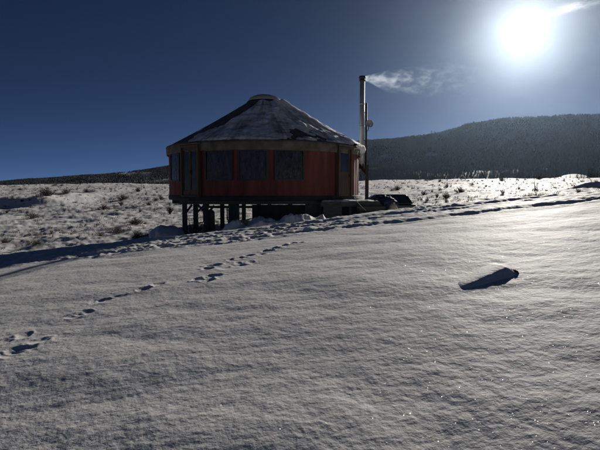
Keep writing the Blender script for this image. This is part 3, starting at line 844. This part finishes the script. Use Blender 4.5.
# (photo x, photo y of the foot, height in photo px, proto, label or None)
SH = [(47,196,11,1,'large dark shrub on the far field near the left edge'),(66,194,7,0,'compact dark shrub a little right of the large far left shrub'),
 (55,186,4,3,None),(62,186,3,3,None),(87,192,5,3,'wide low clump of brush on the far left field'),(93,192,4,3,None),(111,192,3,2,None),(138,192,6,0,None),(146,195,4,2,None),
 (157,193,3,2,None),(123,200,8,1,'rounded dark shrub alone in the middle of the left field'),(121,205,5,0,None),(149,206,6,0,None),(161,200,8,2,'thin upright shrub just left of the yurt wall'),(156,201,5,0,None),
 (104,209,6,1,None),(98,210,4,3,None),(137,208,4,2,None),(140,212,5,2,None),(117,212,4,0,None),(107,213,3,3,None),(32,218,8,3,'broad pale shrub spreading low on the left field'),(27,214,5,2,None),
 (7,213,4,0,None),(15,200,3,3,None),(22,202,4,0,None),(30,201,3,0,None),(76,203,3,3,None),(64,206,3,3,None),(136,225,10,1,'bushy shrub in the shaded hollow left of the yurt'),
 (118,234,9,3,None),(100,236,6,3,None),(137,238,10,1,'larger of the shrubs at the bottom of the hollow beside the snow mound'),(150,237,6,3,None),(36,245,9,3,None),(5,243,7,1,None),
 (144,188,3,2,None),(157,189.5,3,2,None),(165,189,3,2,None),(20,190,3,3,None),(80,196,3,0,None),
 (397,190,6,1,None),(392,191,4,3,None),(398,179.5,3,0,None),(411,179,2.5,2,None),(417,180,3,2,None),(431,180,4,3,None),(426,181,3,3,None),(440,182,4,0,None),(447,188,7,2,'forked dark shrub on the field right of the car'),
 (424,195,5,1,None),(440,191,4,0,None),(437,197,5,0,None),(446,198,7,1,None),(460,193,8,1,'tallest of the shrubs in the cluster right of the car'),(427,202,7,2,None),(437,201,4,3,None),(446,202,6,2,None),
 (412,189,3,2,None),(418,189.5,3,2,None),(432,192,3,0,None),(451,187,3,2,None),(403,184,2.5,3,None),(378,180,3,0,None),(384,179,2,2,None),
 (519,189,3,0,None),(539,179.5,5,1,'dark bush on the crest of the right field under the sun'),(517,180,2.5,3,None),(525,180,2.5,3,None),(503,194,5,0,None),(502,181,5,1,None),(472,185,3,3,None),(486,187,3,0,None),
 (582,182,3,3,None),(596,182,3,3,None),(564,181,2.5,0,None),(572,186,2.5,2,None),(579,193,5,0,None),(555,188,2.5,3,None),(492,182,2.5,2,None),
 (524,199,6,3,None),(531,199,8,1,None),(541,199,8,1,'dense brush at the foot of the tall leafless sapling'),(548,197,5,3,None),(170,215,11,2,'thin dry shrub growing over the rounded snow mound')]
def region(px, py):
    if px < 200:
        if py < 197: return 'small dry shrub dotting the far slope left of the yurt'
        if py < 220: return 'low dry shrub poking through snow midway across the left field'
        return 'low shrub in the shaded hollow left of the yurt'
    if px < 470: return 'small dry shrub among many on the snowfield right of the stove pipe'
    return 'small dry shrub on the bright snowfield at the far right'
for px, py, hh, k, lab in SH:
    p = hit(px, py, 14.5, 260)
    if px == 170: p = at(170, 213, 18.9)
    s = hh / F * p.y * .95
    o = bpy.data.objects.new('shrub', PM[k]); C.objects.link(o)
    o.location = p + Vector((0, 0, -.02)); o.scale = (s * random.uniform(.9, 1.25), s, s); o.rotation_euler = (0, 0, random.uniform(0, 6.28))
    tag(o, lab or region(px, py), 'shrub', 'dry shrubs across the snowfield')
p = hit(536, 199, 14.5, 120); s = 25 / F * p.y
sa = twigs(5, s, .22, 77, 2, .03, up=1.15).build('sapling', M_TWIG); sa.location = p
tag(sa, 'tall leafless sapling standing out of the field below the sun', 'sapling')

# dry grass blades that break the crust of the field
n = 9500
yy = np.exp(rng.uniform(math.log(15), math.log(130), n)); tt = rng.uniform(-.72, .72, n); xx = tt * yy
keep = (fbm(xx * .12, yy * .12, 3, 251) + rng.uniform(-.6, .6, n) > .1) & (np.hypot(xx - YC[0], yy - YC[1]) > 6) & ~((xx > 1.5) & (xx < 7.5) & (yy < 29))
keep &= ~((np.abs(xx + 1) < 4) & (yy < 20))
xx, yy = xx[keep], yy[keep]; n = len(xx); zz = ground_full(xx, yy)
B = 7
V = np.zeros((n, B, 3, 3))
for b in range(B):
    a = rng.uniform(0, 6.28, n); l = rng.uniform(.03, .15, n) * (.7 + .012 * yy); w = .006 + .0005 * yy; sp_ = rng.uniform(.1, .8, n) * l
    ox = rng.normal(0, .08, n); oy = rng.normal(0, .08, n)
    V[:, b, 0] = np.stack([xx + ox - w * np.cos(a + 1.57), yy + oy - w * np.sin(a + 1.57), zz - .03], 1)
    V[:, b, 1] = np.stack([xx + ox + w * np.cos(a + 1.57), yy + oy + w * np.sin(a + 1.57), zz - .03], 1)
    V[:, b, 2] = np.stack([xx + ox + sp_ * np.cos(a), yy + oy + sp_ * np.sin(a), zz + l], 1)
o = mesh_np('dry_grass', V.reshape(-1, 3), np.arange(n * B * 3).reshape(-1, 3), M_GRASS, smooth=False)
tag(o, 'dry grass tips breaking through the snow of the field', 'grass', kind='stuff')

# ------------------------------------------------------------------ conifers beyond the right field
def conifer(seed, h):
    r = random.Random(seed); m = MB()
    tiers = 15
    for k in range(tiers):
        q = k / (tiers - 1); z = h * (.10 + .86 * q); rad = h * .20 * (1 - q) ** .85 + .08
        nb = 11 if q < .7 else 7
        for b in range(nb):
            a = 6.283 * b / nb + r.uniform(-.3, .3); L = rad * r.uniform(.65, 1.15)
            tip = Vector((math.cos(a) * L, math.sin(a) * L, z - L * r.uniform(.25, .5)))
            side = Vector((-math.sin(a), math.cos(a), 0)) * L * r.uniform(.22, .36)
            base = Vector((0, 0, z + h * .03)); mid = base.lerp(tip, .55)
            m.poly([base, mid - side, tip]); m.poly([base, tip, mid + side])
            m.poly([mid - side * .8 + Vector((0, 0, -.1 * L)), tip + Vector((0, 0, -.12 * L)), mid + side * .8])
    return m
CM = []
for s in range(3):
    o = conifer(300 + s, 10.0).build('crown', M_NEEDLE2); CM.append(o.data); bpy.data.objects.remove(o)
o = MB().tube([(0, 0, -1), (0, 0, 4), (0, 0, 9)], [.2, .14, .03], 8).build('trunk', M_TRUNK); TM = o.data; bpy.data.objects.remove(o)
CON = [(553,172.5,250),(557,170.5,262),(561,172,255),(566,173.5,240),(570,172.5,285),(577,168.5,248),(581,170,258),(584,172.5,240),(588,166.5,252),(591,165,262),(594,169,250),(597,167.5,256),(601,166,262),(606,168,250),(545,175.5,255)]
for i, (px, pyt, d) in enumerate(CON):
    b = at(px, 179, d); g = float(ground_base(np.array(b.x), np.array(d)))
    h = at(px, pyt, d).z - g
    lab = 'dark conifer in the row beyond the snowfield at the far right'
    if pyt == 165: lab = 'tallest dark conifer of the row beyond the far right field'
    if px == 545: lab = 'smallest dark conifer, leftmost of the row beyond the right field'
    t = thing('conifer', (b.x, d, g), lab, 'tree', 'conifers beyond the right field', rz=random.uniform(0, 6.28))
    t.scale = (h / 10 * random.uniform(.85, 1.15),) * 2 + (h / 10,)
    for nm, me in (('crown', CM[i % 3]), ('trunk', TM)):
        q = bpy.data.objects.new(nm, me); C.objects.link(q); q.parent = t

# ------------------------------------------------------------------ smoke
a = at(363.2, 78.5, 25.6)
plume = []
L = 7.0
m = MB(); m.tube([(0, 0, .0), (.35, 0, .0), (1.2, -.05, -.14), (2.6, -.1, -.2), (4.6, -.2, -.05), (L, -.3, .15)], [.10, .2, .55, .8, .95, 1.0], 20)
sm = m.build('chimney_smoke', M_SNOW2); sm.location = a
tag(sm, 'thin white smoke blowing right from the stove pipe', 'smoke', kind='stuff')
ms = bpy.data.materials.new('smoke'); ms.use_nodes = True
n = ms.node_tree.nodes; l = ms.node_tree.links
n.remove(n['Principled BSDF']); out = n['Material Output']
pv = n.new('ShaderNodeVolumePrincipled'); pv.inputs['Color'].default_value = (.80, .90, 1, 1); pv.inputs['Anisotropy'].default_value = .4
tc = n.new('ShaderNodeTexCoord')
mp = n.new('ShaderNodeMapping'); mp.inputs['Scale'].default_value = (.75, 1.3, 1.25); mp.inputs['Rotation'].default_value = (0, R_(-18), 0); l.new(tc.outputs['Object'], mp.inputs[0])
tn = n.new('ShaderNodeTexNoise'); tn.inputs['Scale'].default_value = 2.9; tn.inputs['Detail'].default_value = 4; tn.inputs['Roughness'].default_value = .62; tn.inputs['Distortion'].default_value = .4
l.new(mp.outputs[0], tn.inputs[0])
sx = n.new('ShaderNodeSeparateXYZ'); l.new(tc.outputs['Object'], sx.inputs[0])
def math_(op, a, b=None, c=None, clamp=False):
    k = n.new('ShaderNodeMath'); k.operation = op; k.use_clamp = clamp
    for i, q in enumerate((a, b, c)):
        if q is None: continue
        if isinstance(q, (int, float)): k.inputs[i].default_value = q
        else: l.new(q, k.inputs[i])
    return k.outputs[0]
def curve(v, pts):
    r = n.new('ShaderNodeValToRGB'); r.color_ramp.interpolation = 'EASE'
    e = r.color_ramp.elements
    while len(e) < len(pts): e.new(.5)
    for q, (p, c) in zip(e, pts): q.position = p; q.color = (c, c, c, 1)
    l.new(v, r.inputs[0]); return r.outputs[0]
xn = math_('DIVIDE', sx.outputs[0], L, clamp=True)
along = curve(xn, [(0, 1.6), (.03, 1.2), (.08, .7), (.20, .40), (.36, .17), (.6, .06), (1, 0)])
core = math_('MULTIPLY_ADD', math_('POWER', xn, .7), .62, .06)                       # half-thickness grows down wind
zc = math_('ADD', sx.outputs[2], math_('MULTIPLY', math_('SINE', math_('MULTIPLY', xn, 5)), .12))
zz_ = math_('DIVIDE', zc, core); yy_ = math_('DIVIDE', sx.outputs[1], core)
rr = math_('ADD', math_('MULTIPLY', zz_, zz_), math_('MULTIPLY', yy_, yy_))
fall = math_('EXPONENT', math_('MULTIPLY', rr, -.55))
th = curve(xn, [(0, .25), (.05, .43), (.35, .50), (1, .52)])
dn = math_('MAXIMUM', math_('SUBTRACT', tn.outputs['Fac'], th), 0.0)
l.new(math_('MULTIPLY', math_('MULTIPLY', math_('MULTIPLY', dn, fall), along), 26.0), pv.inputs['Density'])
l.new(pv.outputs[0], out.inputs['Volume'])
sm.data.materials[0] = ms; ms.cycles.volume_step_rate = 3.0

# ------------------------------------------------------------------ haze
hz = MB().box((0, 1900, 255), (9400, 9000, 640)).build('haze', M_SNOW2)
tag(hz, 'thin pale air haze fading the far mountain', 'haze', kind='stuff')
mh = bpy.data.materials.new('haze_air'); mh.use_nodes = True
nn = mh.node_tree.nodes; nn.remove(nn['Principled BSDF'])
pv = nn.new('ShaderNodeVolumePrincipled'); pv.inputs['Density'].default_value = .000008; pv.inputs['Anisotropy'].default_value = .82
pv.inputs['Color'].default_value = (.54, .74, 1, 1)
mh.node_tree.links.new(pv.outputs[0], nn['Material Output'].inputs['Volume'])
hz.data.materials[0] = mh

# ------------------------------------------------------------------ sky, sun
w = bpy.data.worlds.new('World'); sc.world = w; w.use_nodes = True
n = w.node_tree.nodes; l = w.node_tree.links
bg = n['Background']; wo = n['World Output']
sky = n.new('ShaderNodeTexSky'); sky.sky_type = 'NISHITA'; sky.sun_disc = False
sky.sun_elevation = SUN_EL; sky.sun_rotation = SUN_AZ; sky.altitude = 2200; sky.air_density = .165; sky.dust_density = 0; sky.ozone_density = 3.3
l.new(sky.outputs[0], bg.inputs[0]); bg.inputs[1].default_value = .05
# aureole and the blinding disc of the sun itself, a thin cloud beside it
tc = n.new('ShaderNodeTexCoord')
nv = n.new('ShaderNodeVectorMath'); nv.operation = 'NORMALIZE'; l.new(tc.outputs['Generated'], nv.inputs[0])
dp = n.new('ShaderNodeVectorMath'); dp.operation = 'DOT_PRODUCT'; l.new(nv.outputs[0], dp.inputs[0]); dp.inputs[1].default_value = SUN
ang = math_('DEGREES', math_('ARCCOSINE', math_('MINIMUM', dp.outputs['Value'], .9999999)))
g1 = math_('MULTIPLY', math_('EXPONENT', math_('MULTIPLY', math_('POWER', math_('DIVIDE', ang, .8), 2.0), -1)), 9.0)
g2 = math_('MULTIPLY', math_('EXPONENT', math_('DIVIDE', ang, -3.3)), 1.0)
g3 = math_('MULTIPLY', math_('EXPONENT', math_('MULTIPLY', math_('POWER', math_('DIVIDE', ang, 4.0), 2.0), -1)), .75)
em = n.new('ShaderNodeBackground'); em.inputs[0].default_value = (.86, .94, 1, 1)
vn = n.new('ShaderNodeTexNoise'); vn.inputs['Scale'].default_value = 9; vn.inputs['Detail'].default_value = 5; vn.inputs['Roughness'].default_value = .55
vm = n.new('ShaderNodeMapping'); vm.inputs['Scale'].default_value = (1, 1, 2.2); l.new(nv.outputs[0], vm.inputs[0]); l.new(vm.outputs[0], vn.inputs[0])
glow_noise = math_('MULTIPLY_ADD', vn.outputs['Fac'], .8, .6)          # noise added to make the sun's glow uneven, not a real cloud
l.new(math_('ADD', math_('ADD', g1, math_('MULTIPLY', g2, glow_noise)), g3), em.inputs[1])
# cloud wisp: placed by direction on the sky
cd = Vector((ray(577, 5.5)[0], 1, ray(577, 5.5)[1])).normalized()
rt = cd.cross(Vector((0, 0, 1))).normalized(); upv = rt.cross(cd)
def dotc(vec):
    k = n.new('ShaderNodeVectorMath'); k.operation = 'DOT_PRODUCT'; l.new(nv.outputs[0], k.inputs[0]); k.inputs[1].default_value = vec; return k.outputs['Value']
cu = dotc(rt); cv = dotc(upv)
cn = n.new('ShaderNodeTexNoise'); cn.inputs['Scale'].default_value = 26; cn.inputs['Detail'].default_value = 6; cn.inputs['Roughness'].default_value = .6
cm = n.new('ShaderNodeMapping'); cm.inputs['Scale'].default_value = (1, 1, 3.5); l.new(nv.outputs[0], cm.inputs[0]); l.new(cm.outputs[0], cn.inputs[0])
mask = math_('EXPONENT', math_('MULTIPLY', math_('ADD', math_('POWER', math_('DIVIDE', math_('ABSOLUTE', cu), .030), 2.0), math_('POWER', math_('DIVIDE', math_('ABSOLUTE', math_('ADD', cv, math_('MULTIPLY', cu, -.12))), .0075), 2.0)), -1))
cl = math_('MULTIPLY', math_('MULTIPLY', mask, math_('MAXIMUM', math_('SUBTRACT', cn.outputs['Fac'], .30), 0.0)), 2.6)
ce = n.new('ShaderNodeBackground'); ce.inputs[0].default_value = (1, .96, .9, 1); l.new(cl, ce.inputs[1])
s1 = n.new('ShaderNodeAddShader'); l.new(bg.outputs[0], s1.inputs[0]); l.new(em.outputs[0], s1.inputs[1])
s2 = n.new('ShaderNodeAddShader'); l.new(s1.outputs[0], s2.inputs[0]); l.new(ce.outputs[0], s2.inputs[1])
l.new(s2.outputs[0], wo.inputs['Surface'])

sd = bpy.data.lights.new('sun', 'SUN'); sd.energy = 5.0; sd.angle = R_(.7); sd.color = (1, .94, .86)
so = bpy.data.objects.new('sun', sd); C.objects.link(so); so.rotation_euler = SUN.to_track_quat('Z', 'Y').to_euler()

cam = bpy.data.cameras.new('camera'); cam.sensor_fit = 'HORIZONTAL'; cam.angle_x = 2 * math.atan(300 / F)
cam.clip_start = .05; cam.clip_end = 20000
co = bpy.data.objects.new('camera', cam); C.objects.link(co); co.location = (0, 0, 0); co.rotation_euler = (math.pi / 2 - PITCH, 0, 0)
sc.camera = co

vs = sc.view_settings; vs.view_transform = 'Standard'; vs.look = 'None'; vs.gamma = 1; vs.use_curve_mapping = False
vs.exposure = -.17
sc.cycles.max_bounces = 6; sc.cycles.volume_bounces = 1; sc.cycles.volume_max_steps = 24
